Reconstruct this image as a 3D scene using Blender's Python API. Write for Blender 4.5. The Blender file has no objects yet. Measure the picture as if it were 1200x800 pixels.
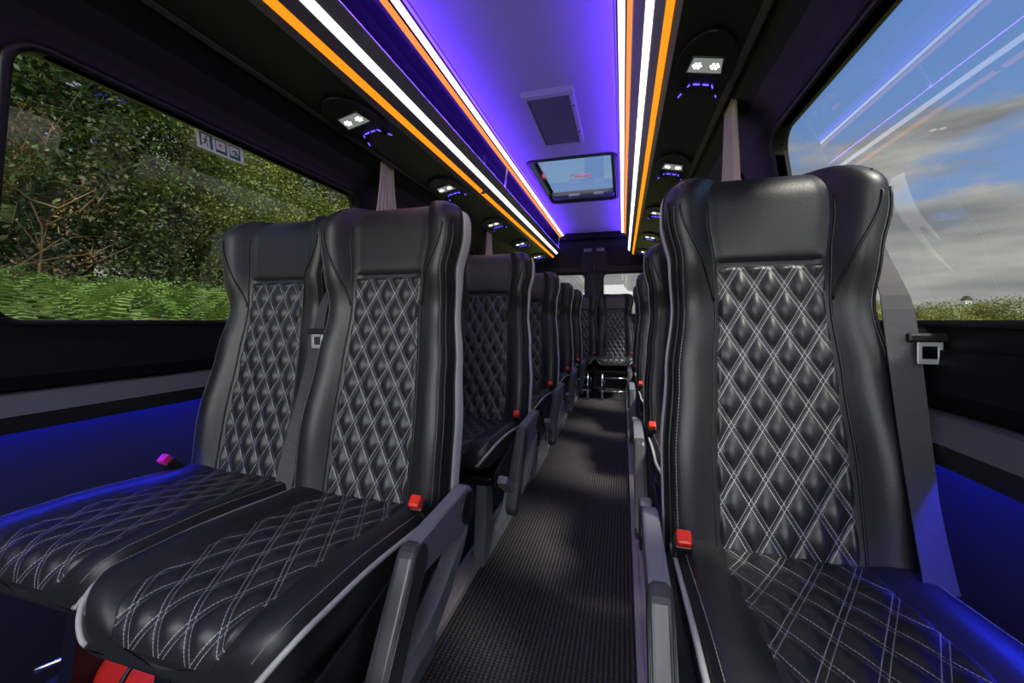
import bpy, bmesh, math, random
from mathutils import Vector, Matrix, noise
PI = math.pi
scene = bpy.context.scene
col = scene.collection
R = random.Random(11)

# ------------------------------------------------------------------ materials
def nt_mat(name):
    m = bpy.data.materials.new(name); m.use_nodes = True
    nt = m.node_tree
    for n in list(nt.nodes): nt.nodes.remove(n)
    out = nt.nodes.new('ShaderNodeOutputMaterial')
    return m, nt, out

def principled(name, base, rough=.5, metal=0., spec=.5, bump=None, var=None, coat=0., sheen=0.):
    m, nt, out = nt_mat(name)
    p = nt.nodes.new('ShaderNodeBsdfPrincipled')
    p.inputs['Base Color'].default_value = (*base, 1)
    p.inputs['Roughness'].default_value = rough
    p.inputs['Metallic'].default_value = metal
    p.inputs['Specular IOR Level'].default_value = spec
    p.inputs['Coat Weight'].default_value = coat
    p.inputs['Sheen Weight'].default_value = sheen
    nt.links.new(p.outputs[0], out.inputs[0])
    tc = nt.nodes.new('ShaderNodeTexCoord')
    if bump:
        sc, st, dist = bump
        n = nt.nodes.new('ShaderNodeTexNoise'); n.inputs['Scale'].default_value = sc; n.inputs['Detail'].default_value = 4
        nt.links.new(tc.outputs['Object'], n.inputs['Vector'])
        b = nt.nodes.new('ShaderNodeBump'); b.inputs['Strength'].default_value = st; b.inputs['Distance'].default_value = dist
        nt.links.new(n.outputs['Fac'], b.inputs['Height']); nt.links.new(b.outputs[0], p.inputs['Normal'])
    if var:
        sc, c2 = var
        n = nt.nodes.new('ShaderNodeTexNoise'); n.inputs['Scale'].default_value = sc; n.inputs['Detail'].default_value = 3
        nt.links.new(tc.outputs['Object'], n.inputs['Vector'])
        mx = nt.nodes.new('ShaderNodeMix'); mx.data_type = 'RGBA'
        mx.inputs[6].default_value = (*base, 1); mx.inputs[7].default_value = (*c2, 1)
        rp = nt.nodes.new('ShaderNodeMapRange'); rp.inputs[1].default_value = .35; rp.inputs[2].default_value = .65
        nt.links.new(n.outputs['Fac'], rp.inputs[0]); nt.links.new(rp.outputs[0], mx.inputs[0])
        nt.links.new(mx.outputs[2], p.inputs['Base Color'])
    return m

def emissive(name, colr, strength):
    m, nt, out = nt_mat(name)
    e = nt.nodes.new('ShaderNodeEmission'); e.inputs[0].default_value = (*colr, 1); e.inputs[1].default_value = strength
    nt.links.new(e.outputs[0], out.inputs[0]); return m

def glass(name, tint, refl=1.):
    m, nt, out = nt_mat(name)
    t = nt.nodes.new('ShaderNodeBsdfTransparent'); t.inputs[0].default_value = (*tint, 1)
    g = nt.nodes.new('ShaderNodeBsdfGlossy'); g.inputs['Roughness'].default_value = 0.0
    g.inputs[0].default_value = (refl, refl, refl, 1)
    lw = nt.nodes.new('ShaderNodeLayerWeight'); lw.inputs[0].default_value = .5
    f = nt.nodes.new('ShaderNodeMath'); f.operation = 'MULTIPLY_ADD'; f.inputs[1].default_value = .92; f.inputs[2].default_value = .08
    nt.links.new(math_node(nt, 'POWER', lw.outputs['Facing'], 5.), f.inputs[0])
    mx = nt.nodes.new('ShaderNodeMixShader')
    nt.links.new(f.outputs[0], mx.inputs[0]); nt.links.new(t.outputs[0], mx.inputs[1]); nt.links.new(g.outputs[0], mx.inputs[2])
    nt.links.new(mx.outputs[0], out.inputs[0]); return m

def math_node(nt, op, a, b=None):
    n = nt.nodes.new('ShaderNodeMath'); n.operation = op
    for i, v in enumerate((a, b)):
        if v is None: continue
        if isinstance(v, (int, float)): n.inputs[i].default_value = v
        else: nt.links.new(v, n.inputs[i])
    return n.outputs[0]

def quilt_mat():
    m, nt, out = nt_mat('quilted_leather')
    p = nt.nodes.new('ShaderNodeBsdfPrincipled'); nt.links.new(p.outputs[0], out.inputs[0])
    p.inputs['Specular IOR Level'].default_value = .5
    uv = nt.nodes.new('ShaderNodeUVMap'); sp = nt.nodes.new('ShaderNodeSeparateXYZ'); nt.links.new(uv.outputs[0], sp.inputs[0])
    def line(c, along):
        f = math_node(nt, 'FRACT', math_node(nt, 'ADD', c, .5))
        d = math_node(nt, 'ABSOLUTE', math_node(nt, 'SUBTRACT', f, .5))
        l = math_node(nt, 'LESS_THAN', math_node(nt, 'ABSOLUTE', math_node(nt, 'SUBTRACT', d, .080)), .0120)
        dash = math_node(nt, 'GREATER_THAN', math_node(nt, 'FRACT', math_node(nt, 'MULTIPLY', along, 11.)), .22)
        return math_node(nt, 'MULTIPLY', l, dash)
    k = math_node(nt, 'MAXIMUM', line(sp.outputs[0], sp.outputs[1]), line(sp.outputs[1], sp.outputs[0]))
    mx = nt.nodes.new('ShaderNodeMix'); mx.data_type = 'RGBA'
    mx.inputs[6].default_value = (.017, .017, .020, 1); mx.inputs[7].default_value = (.36, .36, .38, 1)
    nt.links.new(k, mx.inputs[0]); nt.links.new(mx.outputs[2], p.inputs['Base Color'])
    r = math_node(nt, 'ADD', math_node(nt, 'MULTIPLY', k, .3), .41); nt.links.new(r, p.inputs['Roughness'])
    tc = nt.nodes.new('ShaderNodeTexCoord'); n = nt.nodes.new('ShaderNodeTexNoise'); n.inputs['Scale'].default_value = 260
    nt.links.new(tc.outputs['Object'], n.inputs['Vector'])
    b = nt.nodes.new('ShaderNodeBump'); b.inputs['Strength'].default_value = .25; b.inputs['Distance'].default_value = .001
    nt.links.new(n.outputs['Fac'], b.inputs['Height']); nt.links.new(b.outputs[0], p.inputs['Normal'])
    return m

def carpet_mat():
    m, nt, out = nt_mat('ribbed_carpet')
    p = nt.nodes.new('ShaderNodeBsdfPrincipled'); nt.links.new(p.outputs[0], out.inputs[0])
    p.inputs['Roughness'].default_value = .85
    tc = nt.nodes.new('ShaderNodeTexCoord'); sp = nt.nodes.new('ShaderNodeSeparateXYZ'); nt.links.new(tc.outputs['Object'], sp.inputs[0])
    n = nt.nodes.new('ShaderNodeTexNoise'); n.inputs['Scale'].default_value = 260; n.inputs['Detail'].default_value = 2
    nt.links.new(tc.outputs['Object'], n.inputs['Vector'])
    sx = math_node(nt, 'SINE', math_node(nt, 'MULTIPLY', sp.outputs[0], 2*PI/.0125))
    sy = math_node(nt, 'SINE', math_node(nt, 'MULTIPLY', sp.outputs[1], 2*PI/.009))
    h = math_node(nt, 'ADD', math_node(nt, 'MULTIPLY', sx, .5), math_node(nt, 'MULTIPLY', sy, .22))
    h = math_node(nt, 'ADD', h, math_node(nt, 'MULTIPLY', n.outputs['Fac'], 1.3))
    rp = nt.nodes.new('ShaderNodeMapRange'); rp.inputs[1].default_value = .35; rp.inputs[2].default_value = 1.5
    nt.links.new(h, rp.inputs[0])
    mx = nt.nodes.new('ShaderNodeMix'); mx.data_type = 'RGBA'
    mx.inputs[6].default_value = (.008, .008, .009, 1); mx.inputs[7].default_value = (.085, .078, .082, 1)
    nt.links.new(rp.outputs[0], mx.inputs[0]); nt.links.new(mx.outputs[2], p.inputs['Base Color'])
    b = nt.nodes.new('ShaderNodeBump'); b.inputs['Strength'].default_value = .8; b.inputs['Distance'].default_value = .004
    nt.links.new(h, b.inputs['Height']); nt.links.new(b.outputs[0], p.inputs['Normal'])
    return m

def perforated_mat():
    m, nt, out = nt_mat('perforated_grille')
    p = nt.nodes.new('ShaderNodeBsdfPrincipled'); nt.links.new(p.outputs[0], out.inputs[0])
    p.inputs['Roughness'].default_value = .6
    tc = nt.nodes.new('ShaderNodeTexCoord'); sp = nt.nodes.new('ShaderNodeSeparateXYZ'); nt.links.new(tc.outputs['Object'], sp.inputs[0])
    P = 2*PI/.011
    sx = math_node(nt, 'SINE', math_node(nt, 'MULTIPLY', math_node(nt, 'ADD', sp.outputs[0], sp.outputs[1]), P*.7))
    sy = math_node(nt, 'SINE', math_node(nt, 'MULTIPLY', math_node(nt, 'SUBTRACT', sp.outputs[0], sp.outputs[1]), P*.7))
    h = math_node(nt, 'GREATER_THAN', math_node(nt, 'MULTIPLY', sx, sy), -.12)
    mx = nt.nodes.new('ShaderNodeMix'); mx.data_type = 'RGBA'
    mx.inputs[6].default_value = (.35, .34, .36, 1); mx.inputs[7].default_value = (.008, .008, .010, 1)
    nt.links.new(h, mx.inputs[0]); nt.links.new(mx.outputs[2], p.inputs['Base Color'])
    return m

def leaf_mat(name, c1, c2, scale=.7):
    m, nt, out = nt_mat(name)
    tc = nt.nodes.new('ShaderNodeTexCoord')
    n = nt.nodes.new('ShaderNodeTexNoise'); n.inputs['Scale'].default_value = scale; n.inputs['Detail'].default_value = 5
    nt.links.new(tc.outputs['Object'], n.inputs['Vector'])
    rp = nt.nodes.new('ShaderNodeMapRange'); rp.inputs[1].default_value = .38; rp.inputs[2].default_value = .62
    nt.links.new(n.outputs['Fac'], rp.inputs[0])
    mx = nt.nodes.new('ShaderNodeMix'); mx.data_type = 'RGBA'
    mx.inputs[6].default_value = (*c1, 1); mx.inputs[7].default_value = (*c2, 1); nt.links.new(rp.outputs[0], mx.inputs[0])
    d = nt.nodes.new('ShaderNodeBsdfPrincipled'); d.inputs['Roughness'].default_value = .55; nt.links.new(mx.outputs[2], d.inputs['Base Color'])
    t = nt.nodes.new('ShaderNodeBsdfTranslucent'); nt.links.new(mx.outputs[2], t.inputs[0])
    s = nt.nodes.new('ShaderNodeMixShader'); s.inputs[0].default_value = .3
    nt.links.new(d.outputs[0], s.inputs[1]); nt.links.new(t.outputs[0], s.inputs[2]); nt.links.new(s.outputs[0], out.inputs[0])
    return m

M = dict(
    leather=principled('black_leather', (.016, .016, .018), .43, spec=.5, bump=(190, .22, .0015)),
    quilt=quilt_mat(),
    seam=principled('black_seam', (.006, .006, .007), .5),
    thread=principled('pale_thread', (.28, .28, .30), .7),
    stripe=principled('silver_leather', (.78, .77, .76), .45, bump=(150, .2, .001)),
    pipe=principled('grey_piping', (.42, .41, .41), .5),
    shell=principled('black_fabric', (.010, .010, .011), .7, bump=(400, .3, .001)),
    greyplastic=principled('grey_plastic', (.17, .18, .21), .42, bump=(500, .1, .0005)),
    padding=principled('dark_grey_pad', (.045, .047, .052), .33, bump=(400, .15, .0005)),
    blackplastic=principled('black_plastic', (.010, .010, .011), .4),
    metalleg=principled('steel', (.30, .31, .33), .3, metal=1.),
    chrome=principled('chrome', (.75, .76, .77), .15, metal=1.),
    latch=principled('latch_grey', (.045, .045, .05), .45),
    red=principled('red_plastic', (.75, .03, .012), .35),
    pink=principled('magenta_plastic', (.75, .02, .16), .35),
    webbing=principled('grey_webbing', (.050, .047, .053), .6, bump=(700, .4, .001)),
    tongue=principled('tongue_metal', (.62, .65, .66), .35, metal=.6),
    wall=principled('black_wall', (.005, .005, .006), .6, spec=.25, bump=(60, .1, .002)),
    walllow=principled('lower_wall', (.030, .030, .036), .55),
    trim=principled('grey_trim', (.115, .115, .13), .45),
    cover=principled('header_black', (.0075, .0065, .008), .5, spec=.3),
    headliner=principled('headliner', (.47, .45, .49), .75, bump=(300, .2, .001)),
    shelfunder=principled('carbon_shelf', (.020, .020, .018), .45, bump=(50, .3, .002)),
    alu=principled('aluminium', (.40, .39, .40), .35, metal=.8),
    lip=principled('lip_satin', (.17, .165, .17), .35, metal=.5),
    rail=principled('floor_rail', (.40, .36, .36), .45, metal=.3),
    carpet=carpet_mat(), perf=perforated_mat(),
    carpetdark=principled('side_carpet', (.012, .012, .013), .9, bump=(300, .5, .003)),
    curtain=principled('beige_curtain', (.60, .50, .43), .8, bump=(500, .2, .001), sheen=.3),
    white=emissive('white_led', (1, .97, 1.), 2.3),
    orange=emissive('orange_led', (1, .27, .012), 1.35),
    orange2=emissive('coral_led', (1, .26, .06), 1.35),
    blue=emissive('blue_led', (.02, .03, 1), 175),
    violet=emissive('violet_led', (.12, .036, 1), 66.0),
    violet2=emissive('violet_edge_led', (.16, .06, 1), 3.0),
    bluedot=emissive('blue_marker_led', (.10, .06, 1), 3.2),
    lens=emissive('lens_glow', (.80, .86, .80), .26),
    hot=emissive('reading_led', (1, 1, .97), 3.0),
    tint=glass('tinted_glass', (.30, .315, .32), 1.),
    clear=glass('clear_glass', (.80, .82, .82), 1.),
    gasket=principled('rubber_gasket', (.010, .009, .010), .35),
    signwhite=principled('sign_white', (.85, .87, .82), .5),
    signgreen=principled('sign_green', (.01, .16, .07), .5),
    signred=principled('sign_red', (.6, .04, .03), .5),
    grass=principled('meadow_grass', (.10, .14, .025), .9, var=(.6, (.19, .20, .04))),
    bark=principled('bark', (.075, .055, .035), .9, bump=(9, .8, .05)),
    leaf_d=leaf_mat('dark_leaf', (.020, .045, .012), (.070, .115, .022)),
    leaf_m=leaf_mat('mid_leaf', (.050, .090, .018), (.150, .200, .035)),
    leaf_y=leaf_mat('bright_leaf', (.110, .160, .025), (.280, .300, .050)),
    leaf_b=leaf_mat('brown_twig', (.12, .08, .035), (.22, .13, .05)),
    fern=leaf_mat('bracken_leaf', (.055, .115, .02), (.17, .26, .05), 1.6),
    gorse=leaf_mat('gorse_leaf', (.10, .13, .02), (.30, .28, .03), .5),
)

# ------------------------------------------------------------------ helpers
def mesh(name, vs, fs, mat, parent=None, smooth=False, uvs=None, loc=None):
    me = bpy.data.meshes.new(name)
    me.from_pydata([tuple(v) for v in vs], [], fs)
    if uvs is not None:
        l = me.uv_layers.new(name='UVMap')
        for lp in me.loops: l.data[lp.index].uv = uvs[lp.vertex_index]
    for m in (mat if isinstance(mat, (list, tuple)) else [mat]): me.materials.append(m)
    if smooth: me.polygons.foreach_set('use_smooth', [True]*len(me.polygons))
    me.update()
    o = bpy.data.objects.new(name, me); col.objects.link(o)
    if parent: o.parent = parent
    if loc: o.location = loc
    return o

def finish(bm, name, mat, parent=None, smooth=False, loc=None):
    bmesh.ops.recalc_face_normals(bm, faces=bm.faces)
    me = bpy.data.meshes.new(name); bm.to_mesh(me); bm.free()
    me.materials.append(mat)
    if smooth: me.polygons.foreach_set('use_smooth', [True]*len(me.polygons))
    o = bpy.data.objects.new(name, me); col.objects.link(o)
    if parent: o.parent = parent
    if loc: o.location = loc
    return o

def add_box(bm, c, s, rot=None, bev=0., seg=2):
    r = bmesh.ops.create_cube(bm, size=1.)
    vs = r['verts']
    mat = Matrix.Translation(c) @ (rot.to_4x4() if rot is not None else Matrix()) @ Matrix.Diagonal((*s, 1))
    bmesh.ops.transform(bm, matrix=mat, verts=vs)
    if bev:
        es = list({e for v in vs for e in v.link_edges})
        bmesh.ops.bevel(bm, geom=es, offset=bev, segments=seg, affect='EDGES', profile=.5)

def box(name, c, s, mat, parent=None, bev=.003, rot=None, seg=2, smooth=False):
    bm = bmesh.new(); add_box(bm, c, s, rot, bev, seg); return finish(bm, name, mat, parent, smooth)

def add_prism(bm, pts, axis, a, b, bev=0., seg=2):
    """closed polygon pts (2D) extruded from a to b along axis ('x': pts=(y,z), 'y': pts=(x,z), 'z': pts=(x,y))"""
    def P(p, t):
        return {'x': (t, p[0], p[1]), 'y': (p[0], t, p[1]), 'z': (p[0], p[1], t)}[axis]
    v0 = [bm.verts.new(P(p, a)) for p in pts]; v1 = [bm.verts.new(P(p, b)) for p in pts]
    n = len(pts)
    f = [bm.faces.new(v0), bm.faces.new(v1[::-1])]
    for i in range(n): f.append(bm.faces.new((v0[i], v1[i], v1[(i+1) % n], v0[(i+1) % n])))
    if bev:
        es = list(set(f[0].edges) | set(f[1].edges))
        bmesh.ops.bevel(bm, geom=es, offset=bev, segments=seg, affect='EDGES', profile=.5)

def prism(name, pts, axis, a, b, mat, parent=None, bev=0., seg=2, smooth=False):
    bm = bmesh.new(); add_prism(bm, pts, axis, a, b, bev, seg); return finish(bm, name, mat, parent, smooth)

def tube_data(pts, rad, n=8, cap=True, flat=1.):
    pts = [Vector(p) for p in pts]; vs = []; fs = []
    rads = rad if isinstance(rad, (list, tuple)) else [rad]*len(pts)
    prev = None
    for i, p in enumerate(pts):
        t = (pts[min(i+1, len(pts)-1)] - pts[max(i-1, 0)])
        t = t.normalized() if t.length > 1e-9 else Vector((0, 0, 1))
        if prev is None:
            a = Vector((0, 0, 1)) if abs(t.z) < .9 else Vector((1, 0, 0))
            x = t.cross(a).normalized()
        else:
            x = (prev - t*prev.dot(t)); x = x.normalized() if x.length > 1e-6 else t.orthogonal().normalized()
        prev = x; y = t.cross(x)
        for k in range(n):
            th = 2*PI*k/n
            vs.append(p + (x*math.cos(th) + y*math.sin(th)*flat)*rads[i])
    for i in range(len(pts)-1):
        for k in range(n):
            fs.append((i*n+k, i*n+(k+1) % n, (i+1)*n+(k+1) % n, (i+1)*n+k))
    if cap:
        fs.append(tuple(range(n))[::-1]); fs.append(tuple((len(pts)-1)*n+k for k in range(n)))
    return vs, fs

def tubes(name, paths, mat, parent=None, rad=.004, n=8, flat=1.):
    V = []; F = []
    for pa in paths:
        if isinstance(pa, tuple) and len(pa) == 2 and isinstance(pa[1], (float, list)): pts, r = pa
        else: pts, r = pa, rad
        v, f = tube_data(pts, r, n, True, flat); b = len(V); V += v; F += [tuple(b+i for i in q) for q in f]
    return mesh(name, V, F, mat, parent, True)

def cyl(name, p0, p1, r, mat, parent=None, n=24, bev=None):
    p0 = Vector(p0); p1 = Vector(p1); d = (p1-p0).normalized()
    b = bev if bev else r*.12
    pts = [p0, p0+d*b*.3, p0+d*b, p1-d*b, p1-d*b*.3, p1]; rr = [r-b, r-b*.3, r, r, r-b*.3, r-b]
    v, f = tube_data(pts, rr, n); return mesh(name, v, f, mat, parent, True)

def empty(name, loc, label, cat, group=None, rz=0.):
    o = bpy.data.objects.new(name, None); col.objects.link(o); o.location = loc; o.rotation_euler.z = rz
    o.empty_display_size = .05
    tag(o, label, cat, group); return o
def tag(o, label, cat, group=None, kind=None):
    o['label'] = label; o['category'] = cat
    if group: o['group'] = group
    if kind: o['kind'] = kind
    return o
def struct(o): o['kind'] = 'structure'; return o
def copy_tree(o, parent=None):
    c = o.copy(); col.objects.link(c); c.parent = parent
    for ch in o.children: copy_tree(ch, c)
    return c

def lerp(tab, t):
    if t <= tab[0][0]: return tab[0][1]
    for (a, va), (b, vb) in zip(tab, tab[1:]):
        if t <= b:
            k = (t-a)/(b-a); k = k*k*(3-2*k); return va + (vb-va)*k
    return tab[-1][1]
def sst(a, b, x):
    k = max(0., min(1., (x-a)/(b-a))); return k*k*(3-2*k)

# ------------------------------------------------------------------ the seat
BZ0, BH, TR = .39, .77, .062
HW = [(0, .198), (.25, .200), (.45, .188), (.63, .173), (.75, .178), (.88, .196), (1, .194)]
BOL = [(0, .030), (.25, .042), (.5, .030), (.63, .022), (.78, .052), (.93, .060), (1, .05)]
def yfront(z):                      # reclined front plane
    t = (z-BZ0)/BH
    return .135*t + .012*math.sin(t*PI) - .004 + .02*sst(.0, -.1, t)
UF = [-1+2*i/40 for i in range(41)]
def back_pt(u, z, ins=0., out=0.):
    t = (z-BZ0)/BH
    hw = lerp(HW, t) - ins
    au = abs(u)
    b = lerp(BOL, t)
    y = yfront(z) - b*sst(.46, .80, au) + ins
    if au > .86: y += .034*(1-math.sqrt(max(0, 1-((au-.86)/.14)**2)))
    return Vector((u*hw, y-out, z))
def ring(z, ins):
    t = (z-BZ0)/BH; hw = lerp(HW, t)-ins
    front = [back_pt(u, z, ins) for u in UF]
    th = .115 - .025*t
    yb = yfront(z) + th - ins
    side = []
    y0 = front[-1].y
    for k in range(1, 13):
        f = k/12; side.append((hw + (.004*math.sin(PI*f)) - (.02*max(0, (f-.8)/.2)**2), y0+(yb-.01-y0)*f))
    right = [Vector((x, y, z)) for x, y in side]
    left = [Vector((-x, y, z)) for x, y in side]
    back = [Vector((u*(hw-.025), yb+.004*(1-u*u), z)) for u in UF[::-1]]
    return front, right, back, left
def zlevels():
    zs = [(BZ0 + (BH-TR)*i/44, 0.) for i in range(45)]
    for k in range(1, 9):
        th = PI/2*k/8; zs.append((BZ0+BH-TR + TR*math.sin(th), TR*(1-math.cos(th))*.8))
    return zs
def strip(rows):
    vs = [p for r in rows for p in r]; n = len(rows[0]); fs = []
    for i in range(len(rows)-1):
        for k in range(n-1): fs.append((i*n+k, i*n+k+1, (i+1)*n+k+1, (i+1)*n+k))
    return vs, fs
def puff(a, b, h):
    da = abs((a+.5) % 1-.5); db = abs((b+.5) % 1-.5)
    return h*math.sqrt(sst(.06, .46, da)*sst(.06, .46, db)) - .0006*(1-sst(.0, .05, min(da, db)))
DW, DH = .0535, .092

def lathe_paths(): pass

def build_seat(armside=1, beltside=-1, belts=True, arm=True, label='', group=None, metal=False, buckle='red'):
    root = empty('passenger_seat', (0, 0, 0), label, 'seat', group)
    rings = [ring(z, i) for z, i in zlevels()]
    # leather body: front + forward part of the sides + top cap
    V, F = strip([[*reversed(r[3][:4]), *r[0], *r[1][:4]] for r in rings])
    f0, b0 = rings[-1][0], rings[-1][2][::-1]
    n = len(V); V += f0 + b0; m = len(f0)
    F += [(n+k, n+k+1, n+m+k+1, n+m+k) for k in range(m-1)]
    br = mesh('backrest', V, F, M['leather'], root, True)
    # silver stripe down both sides
    for sd in (1, 3):
        V = []; F = []
        v, f = strip([[p + Vector(((1 if sd == 1 else -1)*.0035, 0, 0)) if 0 < k < 7 else p for k, p in enumerate(r[sd][2:10])] for r in rings[:-5]])
        mesh('side_stripe', v, f, M['stripe'], root, True)
    # rear shell
    V, F = strip([[*r[1][9:], *r[2], *reversed(r[3][9:])] for r in rings])
    mesh('back_shell', V, F, M['shell'], root, True)
    # quilted centre
    nx, nz = 64, 168; z0, z1 = BZ0+.015, BZ0+.575
    V = []; UV = []
    for j in range(nz+1):
        z = z0+(z1-z0)*j/nz
        for i in range(nx+1):
            u = -.565+1.13*i/nx; p = back_pt(u, z); x = p.x
            a = x/DW + (z-z1)/DH; b = x/DW - (z-z1)/DH
            e = min(1, min(i, nx-i)/3, min(j, nz-j)/3)
            # the panel lies flat across, bolsters rise outside it
            p.y -= e*(.0035 + puff(a, b, .0085)) - (1-e)*.004
            V.append(p); UV.append((a, b))
    F = [(j*(nx+1)+i, j*(nx+1)+i+1, (j+1)*(nx+1)+i+1, (j+1)*(nx+1)+i) for j in range(nz) for i in range(nx)]
    mesh('quilted_panel', V, F, M['quilt'], root, True, UV)
    # headrest cushion
    nx, nz = 28, 22; za, zb = z1+.001, BZ0+BH-TR*.03
    V = []
    for j in range(nz+1):
        z = za+(zb-za)*j/nz
        ins = 0 if z < BZ0+BH-TR else TR*(1-math.cos(math.asin(min(1, (z-(BZ0+BH-TR))/TR))))*.8
        for i in range(nx+1):
            u = -.575+1.15*i/nx; p = back_pt(u, z, ins)
            ex = min(1, min(i, nx-i)/3); ez = min(1, j/3)
            e = math.sin(ex*PI/2)*math.sin(ez*PI/2)
            if i in (0, nx) or j == 0: p.y += .004
            p.y -= .0095*e
            V.append(p)
    F = [(j*(nx+1)+i, j*(nx+1)+i+1, (j+1)*(nx+1)+i+1, (j+1)*(nx+1)+i) for j in range(nz) for i in range(nx)]
    mesh('headrest', V, F, M['leather'], root, True)
    # black seams: edges of the bolsters and the curved wing seams
    paths = []
    for s in (-1, 1):
        paths.append([back_pt(s*.985, z, 0, .0015) + Vector((s*.001, 0, 0)) for z in [BZ0+(BH-TR)*k/40 for k in range(41)]])
        wing = []
        for k in range(21):
            f = k/20; u = .60 + .30*math.sin(f*PI/2)**1.3; z = BZ0+.50 + .245*f
            wing.append(back_pt(s*u, z, 0 if z < BZ0+BH-TR else .01, .001))
        paths.append((wing, .0026))
        paths.append(([back_pt(s*.585, BZ0+(BH-TR)*k/40, 0, .0005) for k in range(41)], .0024))
        r5 = [Vector(r[1 if s > 0 else 3][2]) + Vector((s*.0012, 0, 0)) for r in rings[:-4]]
        r9 = [Vector(r[1 if s > 0 else 3][9]) + Vector((s*.0012, 0, 0)) for r in rings[:-4]]
        paths += [(r5, .0024), (r9, .0022)]
    tubes('seam_piping', paths, M['seam'], root, .0028, 6)
    # rows of pale thread along the wing edge
    for s in (-1, 1):
        V = []; F = []
        for k in range(110):
            z = BZ0+.03+(BH-TR-.04)*k/110
            v, f = tube_data([back_pt(s*.935, z, 0, .0006), back_pt(s*.935, z+.0042, 0, .0006)], .0006, 4)
            b = len(V); V += v; F += [tuple(b+i for i in q) for q in f]
        mesh('edge_stitching', V, F, M['thread'], root)
    # ---- cushion
    L, NR, CB, CT = .435, .056, .315, .425
    def cb(y): return .315 + .068*sst(-.05, -.36, y)
    chw = .194
    UC = [-1+2*i/36 for i in range(37)]
    def ctop(u, y, drop=0., ins=0.):
        au = abs(u); hw = chw-ins
        z = CT + .022*sst(0, -.3, y) + .020*sst(.5, .78, au) - drop
        if au > .88: z -= .03*(1-math.sqrt(max(0, 1-((au-.88)/.12)**2)))
        return z, u*hw
    def spath(k):       # station -> (y, drop, ins)
        if k <= 1: return (.05 - (L+.05-NR)*k, 0, 0)
        th = PI/2*(k-1); return (-(L-NR) - NR*math.sin(th), NR*(1-math.cos(th)), .045*(1-math.cos(th)))
    def cpt(u, k, out=0.):
        y, dr, ins = spath(k); z, x = ctop(u, y, dr, ins)
        if k <= 1: return Vector((x, y, z+out))
        th = PI/2*(k-1); return Vector((x, y-out*math.sin(th), z+out*math.cos(th)))
    ks = [i/20 for i in range(21)] + [1+i/12 for i in range(1, 13)]
    rows = []
    for k in ks:
        y, dr, ins = spath(k); top = [cpt(u, k) for u in UC]; hw = chw-ins
        zt = top[-1].z
        dn = [Vector((hw-.004*f, y, zt+(cb(y)-zt)*f)) for f in (.25, .5, .75, 1)]
        bt = [Vector((hw*.9*c, y, cb(y)-.008)) for c in (1, .5, 0, -.5, -1)]
        up = [Vector((-hw+.004*f, y, zt+(cb(y)-zt)*f)) for f in (1, .75, .5, .25)]
        rows.append(top+dn+bt+up+[top[0]])
    V, F = strip(rows)
    e = rows[-1]; n = len(V); c = Vector((0, e[18].y-.004, (e[18].z+cb(-L))/2)); V.append(c); V += e
    F += [(n, n+1+i, n+2+i) for i in range(len(e)-1)]
    mesh('cushion', V, F, M['leather'], root, True)
    nx, nk = 60, 130; V = []; UV = []
    dist = 0; prev = None
    for j in range(nk+1):
        k = .10+1.82*j/nk
        pc = cpt(0, k)
        if prev is not None: dist += (pc-prev).length
        prev = pc
        for i in range(nx+1):
            u = -.62+1.24*i/nx; p0 = cpt(u, k)
            a = p0.x/.056 + dist/.094; b = p0.x/.056 - dist/.094
            ee = min(1, min(i, nx-i)/3, min(j, nk-j)/3)
            V.append(cpt(u, k, ee*(.0035+puff(a, b, .006)*(1-sst(1.5, 1.85, k)))-(1-ee)*.004)); UV.append((a, b))
    F = [(j*(nx+1)+i, j*(nx+1)+i+1, (j+1)*(nx+1)+i+1, (j+1)*(nx+1)+i) for j in range(nk) for i in range(nx)]
    mesh('quilted_seat_panel', V, F, M['quilt'], root, True, UV)
    kk = [.12+i/30 for i in range(57)]
    for s in (-1, 1):
        pth = []
        for k in kk:
            p = cpt(s*.995, min(k, 2)); p.x += s*.002; pth.append(p)
        y, dr, ins = spath(2); pth.append(Vector((s*(chw-ins-.006), -L, cb(-L)+.004)))
        tubes('piping', [(pth, .0045)], M['pipe'], root, n=8)
    for s in (-1, 1):
        V = []; F = []
        for k in range(120):
            a = .1+1.7*k/120
            v, f = tube_data([cpt(s*.93, a, .0006), cpt(s*.93, a+.010, .0006)], .0006, 4)
            b = len(V); V += v; F += [tuple(b+i for i in q) for q in f]
        mesh('cushion_stitching', V, F, M['thread'], root)
    box('seat_pan', (0, -.14, .300), (.33, .40, .03), M['blackplastic'], root, .006)
    # ---- legs
    if metal:
        for sx in (-.13, .13):
            tubes('leg', [[(sx, -.40, .285), (sx, -.40, .02), (sx, -.38, .012), (sx, .0, .012)], [(sx, .0, .012), (sx, .0, .285)]], M['chrome'], root, .012, 10)
        tubes('crossbar', [[(-.16, -.40, .10), (.16, -.40, .10)], [(-.16, -.40, .24), (.16, -.40, .24)]], M['chrome'], root, .009, 8)
    else:
        for sx, lm in ((armside*.115, M['greyplastic'] if arm else M['blackplastic']), (-armside*.15, M['blackplastic'])):
            bm = bmesh.new()
            add_prism(bm, [(-.30, .285), (-.24, .285), (-.235, .10), (-.19, .045), (.02, .045), (.05, .10), (.03, .285), (.09, .285), (.11, .06), (.10, 0), (-.33, 0), (-.33, .04)],
                      'x', sx-.02, sx+.02, .004)
            finish(bm, 'leg', lm, root)
    s = armside
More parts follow.
